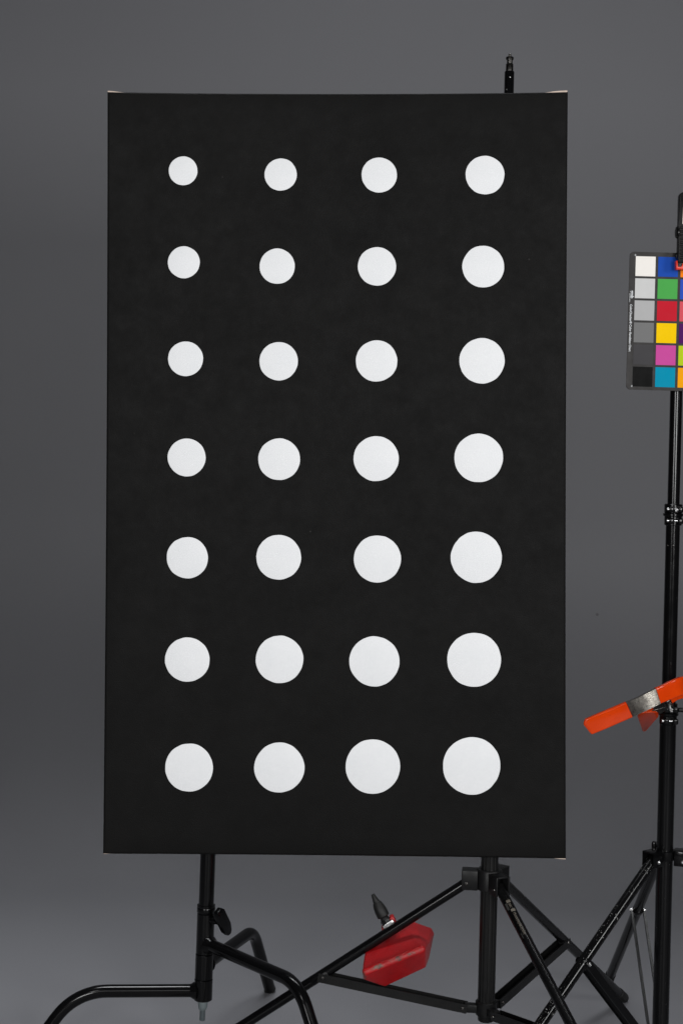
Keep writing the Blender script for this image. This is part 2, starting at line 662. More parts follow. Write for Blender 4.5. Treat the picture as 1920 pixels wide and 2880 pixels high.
# ------------------------------------------------------------------ turtle-base grip stand (left)
def build_grip_stand():
    D0 = 3.5
    a = P(571.2, 2805, D0)
    ax, ay = a.x, a.y
    # the column leans a hair as in the photograph
    top = P(585.2, 2401, D0)
    lean = Vector((top.x - a.x, 0, top.z - a.z)).normalized()
    root = thing('grip_stand', 'black stand with three bent tube legs at different heights, left under the painting', 'stand', (ax, ay, 0))

    def at(v):
        zz = P(578, v, D0).z
        return a + lean * ((zz - a.z) / lean.z)
    # column tube
    bm = bmesh.new()
    tube(bm, [at(2560), at(2400), at(2400) + lean * 0.9], 0.0170)
    part('column', bm, M['gloss'], root)
    bm = bmesh.new()
    tube(bm, [at(2400) + lean * 0.88, at(2400) + lean * 1.35], 0.0135)
    part('upper_column', bm, M['gloss'], root)
    # collar
    bm = bmesh.new()
    zc = at(2565)
    lathe(bm, zc, lean, [(0, .0196), (.0015, .0206), (.010, .0206), (.012, .0198), (.0135, .0206), (.0165, .0202), (.018, .0172)])
    part('collar', bm, M['gloss'], root)
    # sleeve made of three stacked leg hubs
    cuts = [2566, 2681, 2752, 2812]
    for k in range(3):
        p0, p1 = at(cuts[k + 1]), at(cuts[k])
        h = (p1 - p0).length
        bm = bmesh.new()
        rr = 0.0196 + 0.0005 * k
        lathe(bm, p0, lean, [(0.0003, rr - .0016), (.0016, rr), (h - .0016, rr), (h - 0.0003, rr - .0016)])
        part('leg_hub', bm, M['gloss'], root)
    # plug and threaded stud underneath
    bm = bmesh.new()
    lathe(bm, at(2812), -lean, [(-.001, .0150), (.002, .0160), (.004, .0108), (.012, .0108), (.021, .0086), (.0225, .0070)])
    plug = part('end_plug', bm, M['grey_plug'], root)
    bm = bmesh.new()
    prof = [(.0215, .0062)]
    h = .0225
    while h < .046:
        prof += [(h, .0064), (h + .0007, .0056)]
        h += .0014
    prof.append((h, .0052))
    lathe(bm, at(2812), -lean, prof, 20)
    part('threaded_stud', bm, M['zinc'], plug)
    # T handle
    bm = bmesh.new()
    hub = at(2583)
    dirn = Vector((0.80, -0.60, 0)).normalized()
    lathe(bm, hub + dirn * 0.017, dirn, [(0, .0095), (.008, .0095), (.009, .0075), (.018, .0065)], 20)
    part('knob_boss', bm, M['gloss'], root)
    bm = bmesh.new()
    c = P(628, 2593, D0 - 0.028)
    fa = Vector((0.80, -0.60, 0.06)).normalized()
    la = Vector((0.34, 0.38, -0.86))
    la = (la - fa * la.dot(fa)).normalized()
    wa = fa.cross(la).normalized()
    hl, hw = 0.0355, 0.0145
    poly = [(-hl, -hw * .55), (-hl * .72, -hw), (hl * .55, -hw * .95), (hl * .95, -hw * .5), (hl, hw * .15),
            (hl * .85, hw * .6), (hl * .4, hw), (-hl * .72, hw), (-hl, hw * .55)]
    prism(bm, [c + la * x + wa * y - fa * 0.006 for x, y in poly], fa * 0.012, 0.0022)
    part('clamp_handle', bm, M['gloss'], root)
    # legs
    spec = [(2786, Vector((-1.0, -0.085, 0)), 0.283, 0.375, 0.085),
            (2652, Vector((0.668, -0.744, 0)), 0.324, 0.470, 0.055),
            (2716, Vector((0.345, 0.938, 0)), 0.275, 0.395, 0.045)]
    for v, d, r1, r2, br in spec:
        d = d.normalized()
        p0 = at(v)
        start = p0 + d * 0.012
        cor = Vector((p0.x, p0.y, p0.z)) + d * r1
        foot = Vector((ax, ay, 0.0)) + d * r2
        foot.z = 0.004
        bm = bmesh.new()
        tube(bm, bend(start, cor, foot, br * 1.6, 12), 0.0142, 28)
        leg = part('leg', bm, M['gloss'], root)
        bm = bmesh.new()
        lathe(bm, start + d * 0.004, d, [(0, .0205), (.006, .0185), (.011, .0152), (.014, .0143)], 28)
        part('weld', bm, M['gloss'], leg)
        bm = bmesh.new()
        t = (foot - cor).normalized()
        lathe(bm, foot - t * 0.006, t, [(0, .0142), (.001, .0148), (.004, .0148), (.006, .0135)], 24)
        part('foot', bm, M['rubber'], leg)
    # grip head and short arm reaching forward to the back of the painting
    gz = at(2400) + lean * 0.55
    bm = bmesh.new()
    obox(bm, gz, X, Y, Z, 0.06, 0.055, 0.055, 0.006)
    gh = part('grip_head', bm, M['satin'], root)
    bm = bmesh.new()
    tube(bm, [gz + Vector((0.02, 0.03, 0)), Vector((gz.x + 0.02, PD + PTH + 0.004, gz.z))], 0.008)
    part('grip_arm', bm, M['steel'], gh)


build_grip_stand()


# ------------------------------------------------------------------ light stands
def radial(theta):
    return Vector((math.cos(theta), math.sin(theta), 0))


def channel(w, h, t):
    """Open-topped U section."""
    return [(-w / 2, -h / 2), (w / 2, -h / 2), (w / 2, h / 2), (w / 2 - t, h / 2), (w / 2 - t, -h / 2 + t),
            (-w / 2 + t, -h / 2 + t), (-w / 2 + t, h / 2), (-w / 2, h / 2)]


def screw(bm, p, axis, r, h=0.003):
    lathe(bm, p, axis, [(-h, r), (0, r), (h * .55, r * .85), (h * .8, r * .5), (h * .55, r * .42), (h * .5, 0)], 18)


def build_painting_stand():
    D0 = 3.30
    b = P(1370, 2816, D0)
    ax = b.x - 0.0028
    root = thing('light_stand', 'matte black light stand behind the painting with plastic hubs and channel braces', 'light stand',
                 (ax, D0, 0), 'black light stands')
    zc = lambda v: P(1373, v, D0).z
    base = Vector((ax, D0, 0))
    zlo, zpiv = zc(2834), zc(2478)
    # lower column with extrusion grooves
    sec = []
    R = 0.0182
    for k in range(72):
        a = 2 * math.pi * k / 72
        g = min(abs((a - c + math.pi) % (2 * math.pi) - math.pi) for c in [math.radians(q) for q in (20, 90, 160, 230, 262, 305, 340)])
        r = R - (0.0011 if g < math.radians(3.2) else 0)
        sec.append((r * math.cos(a), r * math.sin(a)))
    bm = bmesh.new()
    loft(bm, [[base + Vector((x, y, z)) for x, y in sec] for z in (zlo + 0.004, 1.0)])
    part('column', bm, M['anod'], root, angle=20)
    bm = bmesh.new()
    tube(bm, [base + Z * 0.98, base + Z * 1.52], 0.0145)
    part('middle_column', bm, M['anod'], root)
    ztop = zc(201)
    ztop = P(1430, 201, D0).z
    bm = bmesh.new()
    tube(bm, [base + Z * 1.5, base + Z * (ztop - .0012), base + Z * ztop], [.0103, .0103, .0094])
    upper = part('upper_column', bm, M['gloss'], root)
    for zz, rr in ((0.985, 0.024), (1.505, 0.020)):
        bm = bmesh.new()
        lathe(bm, base + Z * zz, Z, [(-.02, rr - .003), (-.018, rr), (.018, rr), (.02, rr - .003)])
        part('joint_collar', bm, M['plastic'], root)
    # rivet and chip on the upper tube
    cam_dir = (Vector((0, 0, 0)) - Vector((ax, D0, 0))).normalized()
    for (uu, vv, r) in ((1434, 217, .0016), (1424, 251, .0012)):
        p = P(uu, vv, D0 - .0102)
        bm = bmesh.new()
        screw(bm, Vector((p.x, D0 - math.sqrt(max(1e-8, .0103 ** 2 - (p.x - ax) ** 2)), p.z)), (p.x - ax, -0.009, 0), r, .001)
        part('rivet', bm, M['steel'], upper)
    # spigot on top
    k = D0 / F
    zs = lambda v: P(1430, v, D0).z - ztop
    bm = bmesh.new()
    prof = [(-.003, .0080), (.0, .0080), (zs(181), .0078), (zs(180), .0074), (zs(179), .0060), (zs(168.5), .0060), (zs(168), .0076),
            (zs(167), .0082), (zs(162), .0082), (zs(160.5), .0076), (zs(160), .0030), (zs(152), .0030), (zs(151), .0024)]
    lathe(bm, base + Z * ztop, Z, prof, 28)
    part('spigot', bm, M['dark_steel'], root)
    # hubs
    bm = bmesh.new()
    zt = zpiv
    lathe(bm, base + Z * zt, Z, [(-.017, .0250), (-.0155, .0268), (.0235, .0268), (.026, .0250), (.026, .0190), (-.017, .0190)], 40)
    hub = part('upper_hub', bm, M['plastic'], root)
    th = [math.radians(174), math.radians(295), math.radians(54.7)]
    piv, feet = [], []
    for t in th:
        d, s = radial(t), radial(t + math.pi / 2)
        bm = bmesh.new()
        for sg in (-1, 1):
            obox(bm, base + d * 0.041 + s * (sg * 0.0145) + Z * (zt + 0.003), d, s, Z, 0.034, 0.0045, 0.041, 0.0018)
        obox(bm, base + d * 0.0405 + Z * (zt + 0.0215), d, s, Z, 0.033, 0.0245, 0.0040, 0.0012)
        arm = part('leg_bracket', bm, M['plastic'], hub)
        pv = base + d * 0.045 + Z * (zt - 0.004)
        for sg in (-1, 1):
            bm = bmesh.new()
            screw(bm, pv + s * (sg * 0.0168) + d * .003, s * sg, 0.0042)
            part('pivot_screw', bm, M['dark_steel'], hub)
        piv.append(pv)
        feet.append(base + d * (0.67 if len(feet) == 0 else 0.695))
    bm = bmesh.new()
    lathe(bm, base + Z * zlo, Z, [(-.028, .014), (-.0265, .0165), (-.016, .0175), (-.014, .0215), (.013, .0225), (.015, .021)], 36)
    low = part('lower_hub', bm, M['plastic'], root)
    for k, t in enumerate(th):
        d, s = radial(t), radial(t + math.pi / 2)
        p0, p1 = piv[k], feet[k]
        dirn = (p1 - p0).normalized()
        bm = bmesh.new()
        end = p1 - dirn * 0.012
        end.z = max(end.z, 0.012)
        tube(bm, [p0 - dirn * 0.006, end], 0.0108)
        leg = part('leg', bm, M['satin'] if k else M['gloss'], root)
        bm = bmesh.new()
        lathe(bm, end - dirn * 0.035, dirn, [(0, .0110), (.002, .0126), (.040, .0126), (.046, .0105)], 26)
        part('rubber_foot', bm, M['rubber'], leg)
        # brace
        frac = [0.485, 0.475, 0.475][k]
        q = p0.lerp(p1, frac)
        l0 = base + d * 0.036 + Z * (zlo - 0.003)
        bm = bmesh.new()
        n_ = (q - l0).normalized()
        upv = s.cross(n_).normalized()
        if upv.z < 0:
            upv = -upv
        sec = channel(0.0250, 0.0185, 0.0018)
        loft(bm, [[p + s * x + upv * y for x, y in sec] for p in (l0 + n_ * .004, q + n_ * 0.010 - upv * .004)])
        br = part('brace', bm, M['anod'], root, angle=20)
        for sg in (-1, 1):
            for c_ in (q + s * (sg * 0.0126) - upv * .002, l0 + n_ * 0.014 + s * (sg * 0.0126)):
                bm = bmesh.new()
                screw(bm, c_, s * sg, 0.0036)
                part('brace_screw', bm, M['dark_steel'], br)
        # collar around the leg at the brace
        bm = bmesh.new()
        lathe(bm, q - dirn * 0.012, dirn, [(0, .0110), (.002, .0117), (.022, .0117), (.024, .0110)], 26)
        part('leg_clip', bm, M['plastic'], br)
        # lug of the lower hub
        bm = bmesh.new()
        obox(bm, base + d * 0.030 + Z * (zlo - 0.002), d, s, Z, 0.030, 0.0195, 0.017, 0.002)
        part('brace_lug', bm, M['plastic'], low)
    # sticker wrapped on the front leg
    p0, p1 = piv[1], feet[1]
    dirn = (p1 - p0).normalized()

    def along(v):
        lo, hi = 0.0, 1.0
        for _ in range(40):
            mid = (lo + hi) / 2
            p = p0.lerp(p1, mid)
            w = p - Vector((0, 0, CAM_H))
            bb = (-(w.x) * sn + w.z * cs) / w.y
            vv = HOR - bb * F
            if vv < v:
                lo = mid
            else:
                hi = mid
        return p0.lerp(p1, lo)
    s0, s1 = along(2540), along(2646)
    L = (s1 - s0).length
    mid = (s0 + s1) / 2
    toc = (Vector((0, 0, CAM_H)) - mid)
    toc = (toc - dirn * toc.dot(dirn)).normalized()
    # side points to the upper right of the picture across the tube
    side = dirn.cross(toc).normalized()
    if side.x < 0:
        side = -side

    def wrap(x, y, r):
        a = y / 0.0108
        return s0 + dirn * x + (toc * math.cos(a) + side * math.sin(a)) * r
    rs = 0.0112
    bm = bmesh.new()
    rows = []
    for i in range(13):
        rows.append([bm.verts.new(wrap(-.004 + (L + .008) * i / 12, -0.0075 + 0.0165 * j / 10, rs)) for j in range(11)])
    for a_, b_ in zip(rows, rows[1:]):
        for j in range(10):
            bm.faces.new((a_[j], a_[j + 1], b_[j + 1], b_[j]))
    st = part('sticker', bm, M['gloss'], root, label='black sticker with worn cream lettering')

    def put(txt, size, sx, x0, y0, m):
        vs, fs = text_polys(txt, size, sx)
        bm = bmesh.new()
        vv = [bm.verts.new(wrap(x0 + x, y0 + y, rs + .0004)) for x, y in vs]
        for f in fs:
            bm.faces.new([vv[i] for i in f])
        part('lettering', bm, m, st)
    put('Photographiclighting', 0.0082, 0.82, L * 0.335, 0.0005, M['print_dull'])
    put('pic:', 0.0090, 0.9, L * 0.085, 0.0008, M['print_dull'])
    put('www', 0.0060, 1.0, L * 0.84, -0.0055, M['print_dim'])
    for x0, y0, w, h, m in ((0.0, -.001, .0065, .0085, 'print_dull'), (L * .235, -.0005, .0065, .0090, 'print_dull'),
                            (L * .06, -.0062, L * .17, .0045, 'print_dim')):
        bm = bmesh.new()
        g = [[bm.verts.new(wrap(x0 + w * i, y0 + h * j / 4, rs + .0004)) for j in range(5)] for i in range(2)]
        for j in range(4):
            bm.faces.new((g[0][j], g[0][j + 1], g[1][j + 1], g[1][j]))
        part('print_block', bm, M[m], st)
    return piv, feet


PIV, FEET = build_painting_stand()


def tube_joint(root, base, z, r, mat):
    """Two-part clamping joint: stacked split rings with lugs, screw, spring and a wing lever."""
    bm = bmesh.new()
    for dz, rr, h in ((0.013, .0192, .020), (-0.0125, .0186, .021)):
        lathe(bm, base + Z * (z + dz), Z, [(-h / 2, rr - .0015), (-h / 2 + .0015, rr), (h / 2 - .0015, rr), (h / 2, rr - .0015)], 36)
    lathe(bm, base + Z * z, Z, [(-.0028, .0208), (-.002, .0216), (.002, .0216), (.0028, .0208)], 36)
    j = part('clamp_joint', bm, mat, root)
    for dz, sp in ((0.012, True), (-0.0125, False)):
        for sx, w in ((-0.0085, 0.0115), (0.0105, 0.0115)):
            bm = bmesh.new()
            obox(bm, base + Vector((sx, -0.0215, z + dz)), X, Y, Z, w, 0.016, 0.0125, 0.0030, 3)
            part('lug', bm, M['gloss'], j)
        bm = bmesh.new()
        lathe(bm, base + Vector((-0.0185, -0.0225, z + dz + .0006)), X, [(0, .0012), (.0004, .0036), (.004, .0038), (.0042, .0024), (.0345, .0024), (.035, .002)], 16)
        part('screw', bm, M['steel'], j)
        if sp:
            bm = bmesh.new()
            pts = [base + Vector((-0.0022 + 0.0064 * k / 48, -0.0240 + 0.0042 * math.cos(k * math.pi / 8), z + dz - .0025 + 0.0042 * math.sin(k * math.pi / 8))) for k in range(49)]
            tube(bm, pts, 0.0006, 8)
            part('spring', bm, M['steel'], j)
    bm = bmesh.new()
    c = base + Vector((0.0165, -0.0225, z + 0.0125))
    lathe(bm, c, X, [(0, .0040), (.001, .0050), (.011, .0050), (.012, .0058), (.020, .0058), (.021, .005)], 20)
    obox(bm, c + Vector((0.0225, 0, -0.0115)), X, Y, Z, 0.0125, 0.010, 0.038, 0.0025)
    part('wing_lever', bm, M['plastic'], j)


def build_chart_stand():
    D0 = 3.35
    b = P(1858.7, 2880, D0)
    t = P(1890.5, 1380, D0)
    ax = (b.x + t.x) / 2
    base = Vector((ax, D0, 0))
    root = thing('light_stand', 'glossy black light stand with chipped paint at the right edge, under the colour chart', 'light stand',
                 base, 'black light stands')
    zc = lambda v: P(1875, v, D0).z
    zj1, zj2, zhub, zlow = zc(2007), zc(1447), zc(2403), 0.085
    ztop = P(1906, 760, D0).z
    bm = bmesh.new()
    tube(bm, [base + Z * (zlow - .02), base + Z * zj1], .0175)
    part('column', bm, M['chip_few'], root)
    bm = bmesh.new()
    tube(bm, [base + Z * (zj1 - .01), base + Z * zj2], .0150)
    part('middle_column', bm, M['chip_few'], root)
    bm = bmesh.new()
    tube(bm, [base + Z * (zj2 - .01), base + Z * ztop], .0130)
    up = part('upper_column', bm, M['gloss'], root)
    bm = bmesh.new()
    lathe(bm, base + Z * ztop, Z, [(-.004, .0080), (.010, .0080), (.011, .0062), (.020, .0062), (.021, .0080), (.028, .0078)])
    part('spigot', bm, M['dark_steel'], root)
    tube_joint(root, base, zj1, .0175, M['gloss'])
    tube_joint(root, base, zj2, .0150, M['gloss'])
    # small rivet holes on the middle column
    for uu, vv in ((1891, 1534), (1874, 1534)):
        p = P(uu, vv, D0 - .0148)
        xx = max(-.0125, min(.0125, p.x - ax))
        bm = bmesh.new()
        screw(bm, Vector((ax + xx, D0 - math.sqrt(.0150 ** 2 - xx * xx), p.z)), (xx, -.012, 0), .0019, .0012)
        part('rivet', bm, M['dark_steel'], root)
    # spider
    bm = bmesh.new()
    lathe(bm, base + Z * zhub, Z, [(-.010, .0215), (-.008, .0228), (.009, .0228), (.011, .0212), (.011, .0178), (-.010, .0178)], 36)
    hub = part('upper_hub', bm, M['gloss'], root)
    foots = [P(1243, 3283, 2.95), FLOOR(1710, 2762), None]
    foots[0].z = 0
    d0 = (foots[0] - base).normalized()
    foots[2] = base + radial(math.radians(-18)) * 0.64
    low = None
    bm = bmesh.new()
    lathe(bm, base + Z * zlow, Z, [(-.020, .0180), (-.018, .0205), (.018, .0205), (.020, .0180)], 36)
    low = part('lower_hub', bm, M['gloss'], root)
    for k, ft in enumerate(foots):
        d = Vector((ft.x - base.x, ft.y - base.y, 0))
        d.normalize()
        s = Vector((-d.y, d.x, 0))
        bm = bmesh.new()
        for sg in (-1, 1):
            obox(bm, base + d * 0.038 + s * (sg * 0.0150) + Z * (zhub - 0.003), d, s, Z, 0.034, 0.0035, 0.032, 0.0016)
        obox(bm, base + d * 0.037 + Z * (zhub + 0.0115), d, s, Z, 0.036, 0.0265, 0.0035, 0.0012)
        part('leg_bracket', bm, M['gloss'], hub)
        pv = base + d * 0.040 + Z * (zhub - 0.008)
        for sg in (-1, 1):
            bm = bmesh.new()
            screw(bm, pv + s * (sg * 0.0168), s * sg, 0.0046, .004)
            part('pivot_screw', bm, M['steel'], hub)
        dirn = (ft - pv).normalized()
        end = ft - dirn * 0.012
        bm = bmesh.new()
        tube(bm, [pv - dirn * 0.008, end + Z * .006], 0.0116)
        leg = part('leg', bm, M['chip_many'] if k == 0 else M['chip_few'], root,
                   label='leg with many paint chips showing bare metal' if k == 0 else None)
        bm = bmesh.new()
        lathe(bm, end - dirn * 0.03 + Z * .006, dirn, [(0, .0118), (.002, .0130), (.034, .0130), (.040, .0110)], 24)
        part('rubber_foot', bm, M['rubber'], leg)
        # braces
        frac = [0.355, 0.40, 0.42][k]
        q = pv.lerp(ft, frac)
        for sg in (-1, 1):
            q2 = q + s * (sg * 0.0140)
            l0 = base + d * 0.028 + s * (sg * 0.0140) + Z * zlow
            n_ = (l0 - q2).normalized()
            upv = s.cross(n_).normalized()
            wdt = 0.0165 if k == 0 else 0.0070
            bm = bmesh.new()
            N = 8
            poly = []
            for i in range(N + 1):
                a = math.pi / 2 + math.pi * i / N
                poly.append(q2 + n_ * (math.cos(a) * wdt / 2) + upv * (math.sin(a) * wdt / 2))
            poly += [l0 - upv * (wdt / 2), l0 + upv * (wdt / 2)]
            bt = 0.0022 if k == 0 else 0.0056
            prism(bm, [p - s * (bt / 2) for p in poly], s * bt)
            br = part('brace', bm, M['chip_few'] if k == 0 else M['anod'], root)
            bm = bmesh.new()
            screw(bm, q2 + s * (sg * 0.0028), s * sg, 0.0046, .0035)
            part('brace_screw', bm, M['steel'], br)
        bm = bmesh.new()
        lathe(bm, q - dirn * 0.010, dirn, [(0, .0118), (.0015, .0126), (.0185, .0126), (.020, .0118)], 24)
        part('leg_clip', bm, M['gloss'], leg)
        bm = bmesh.new()
        obox(bm, base + d * 0.026 + Z * zlow, d, s, Z, 0.026, 0.0245, 0.016, 0.002)
        part('brace_lug', bm, M['gloss'], low)
    # small tab standing up behind the spider
    bm = bmesh.new()
    lathe(bm, base + Vector((-0.0215, 0.012, zhub + .010)), Z, [(0, .0048), (.010, .0048), (.0135, .0036), (.015, .001)], 18)
    part('lock_tab', bm, M['gloss'], hub)
    return base


CB = build_chart_stand()


# ------------------------------------------------------------------ colour chart
def build_chart():
    D = 3.315
    o = P(1770, 707.5, D)
    k = D / F
    W, H = 0.214, 388 * k
    root = thing('colour_chart', 'colour reference card with square patches on a dark board, cut by the right edge', 'colour chart',
                 Vector((o.x + W / 2, D, o.z - H)))
    ex = X.copy()
    # text edge widens a little downwards: board sits a hair out of plumb
    ez = (P(1759.5, 1096, D) - P(1770, 710, D))
    ez.y = 0
    ez = -ez.normalized()
    ex = Vector((ez.z, 0, -ez.x))

    def q(x, y, dy=0.0):
        return o + ex * x - ez * y + Y * dy
    # board
    r = 0.0085
    out = []
    for cx, cy, a0 in ((r, r, 180), (W - r, r, 270), (W - r, H - r, 0), (r, H - r, 90)):
        for i in range(7):
            a = math.radians(a0 + 90 * i / 6)
            out.append(q(cx + r * math.cos(a), cy + r * math.sin(a)))
    bm = bmesh.new()
    prism(bm, out, Y * 0.003, 0.0006, 1)
    part('board', bm, M['board'], root)
    cols = [[(240, 236, 230), (204, 204, 203), (176, 176, 176), (118, 118, 118), (70, 69, 71), (25, 25, 25)],
            [(33, 76, 168), (78, 166, 80), (194, 35, 50), (246, 201, 0), (199, 78, 154), (0, 142, 174)],
            [(255, 130, 25), (52, 82, 184), (214, 86, 96), (80, 28, 94), (180, 202, 35), (242, 162, 18)],
            [(103, 189, 170), (133, 128, 177), (87, 108, 67), (98, 122, 157), (194, 150, 130), (115, 82, 68)]]
    px0, pitch_x, pitch_y, ps = 17.0 * k, 63.4 * k, 62.1 * k, 55.8 * k
    for ci, col in enumerate(cols):
        for ri, c in enumerate(col):
            x0 = px0 + ci * pitch_x
            y0 = 12.5 * k + ri * pitch_y
            bm = bmesh.new()
            prism(bm, [q(x0, y0, -.0006), q(x0 + ps, y0, -.0006), q(x0 + ps, y0 + ps, -.0006), q(x0, y0 + ps, -.0006)], Y * 0.0012)
            l = [max(0, v * 1.0 - .003) for v in lin(*c)[:3]]
            m = mat_plain('chart_patch_%d_%d' % (ci, ri), [min(.92, v) for v in l], .6, spec=.06, vary=.025, scale=25)
            part('colour_patch', bm, m, root)
    # register crosses
    for x, y in ((15.6, 9.5), (15.6, 378)):
        bm = bmesh.new()
        for w, h in ((6, .9), (.9, 6)):
            b2 = bmesh.new()
            dy = -.0005 if w > h else -.0007
            b2.faces.new([b2.verts.new(q((x + i * w / 2) * k, (y + j * h / 2) * k, dy)) for i, j in ((-1, -1), (-1, 1), (1, 1), (1, -1))])
            merge(bm, b2)
        part('register_mark', bm, M['print_white'], root)

    def put(txt, size, length, x, y, m='print_white'):
        """Text read from top to bottom; its baseline runs down at x, starting y below the top edge."""
        vs, fs = text_polys(txt, size)
        w = max(v[0] for v in vs)
        sc = length / w
        bm = bmesh.new()
        vv = [bm.verts.new(q(x + b_, y + a_ * sc, -.0006)) for a_, b_ in vs]
        for f in fs:
            bm.faces.new([vv[i] for i in f])
        part('lettering', bm, M[m], root)
    put('ColorChecker\u00ae Color Rendition Chart', 8.6 * k, 133 * k, 4.2 * k, 148 * k)
    put('gmb', 13.5 * k, 21.5 * k, 5.2 * k, 109.5 * k)
    put('GRETAGMACBETH', 2.6 * k, 25 * k, 2.0 * k, 117 * k)
    return D


CD = build_chart()


# ------------------------------------------------------------------ black clip holding the chart
def build_chart_clip():
    D = CD - 0.012
    root = thing('chart_clip', 'black plastic spring clip with orange pad gripping the top of the colour chart', 'clip', P(1928, 760, D))
    k = D / F

    def pp(pts, d):
        return [P(u, v, d) for u, v in pts]
    bm = bmesh.new()
    prism(bm, pp([(1909, 552), (1911, 545), (1917, 540), (1944, 540), (1951, 546), (1953, 640), (1953, 738), (1904.5, 738), (1907, 640)], D - .016),
          Y * 0.018, 0.0018, 3)
    body = part('clip_body', bm, M['clip_black'], root)
    for i in range(9):
        bm = bmesh.new()
        v = 640 + i * 10.5
        a, b = P(1910.5, v, D - .0175), P(1949, v, D - .0175)
        obox(bm, (a + b) / 2, b - a, Y, Z, (b - a).length, .004, .0042, .001)
        part('rib', bm, M['clip_black'], body)
    bm = bmesh.new()
    prism(bm, pp([(1920, 582), (1938, 582), (1939, 626), (1917.5, 630)], D - .0172), Y * 0.004, .0006)
    part('label_plate', bm, M['pale'], body)
    bm = bmesh.new()
    c = P(1906, 654, D - .008)
    lathe(bm, c, -X, [(0, .0128), (.003, .0128), (.0055, .0108), (.0062, .007)], 28)
    part('pivot_knob', bm, M['clip_black'], body)
    bm = bmesh.new()
    prism(bm, pp([(1898.5, 711), (1906, 711), (1906, 727), (1900, 727)], D - .006), Y * 0.012, .001)
    part('rear_jaw', bm, M['clip_black'], root)
    bm = bmesh.new()
    prism(bm, pp([(1904.5, 735), (1918, 735), (1916.5, 751), (1904.5, 751)], D - .013), Y * 0.014, .001)
    part('jaw', bm, M['clip_black'], root)
    bm = bmesh.new()
    prism(bm, pp([(1900, 733), (1904.3, 733), (1904.3, 751.3), (1915, 751.3), (1917, 742), (1953, 742), (1953, 758), (1900.5, 758)], D - .0145),
          Y * 0.017, .0007)
    part('jaw_pad', bm, M['clip_orange'], root)


build_chart_clip()


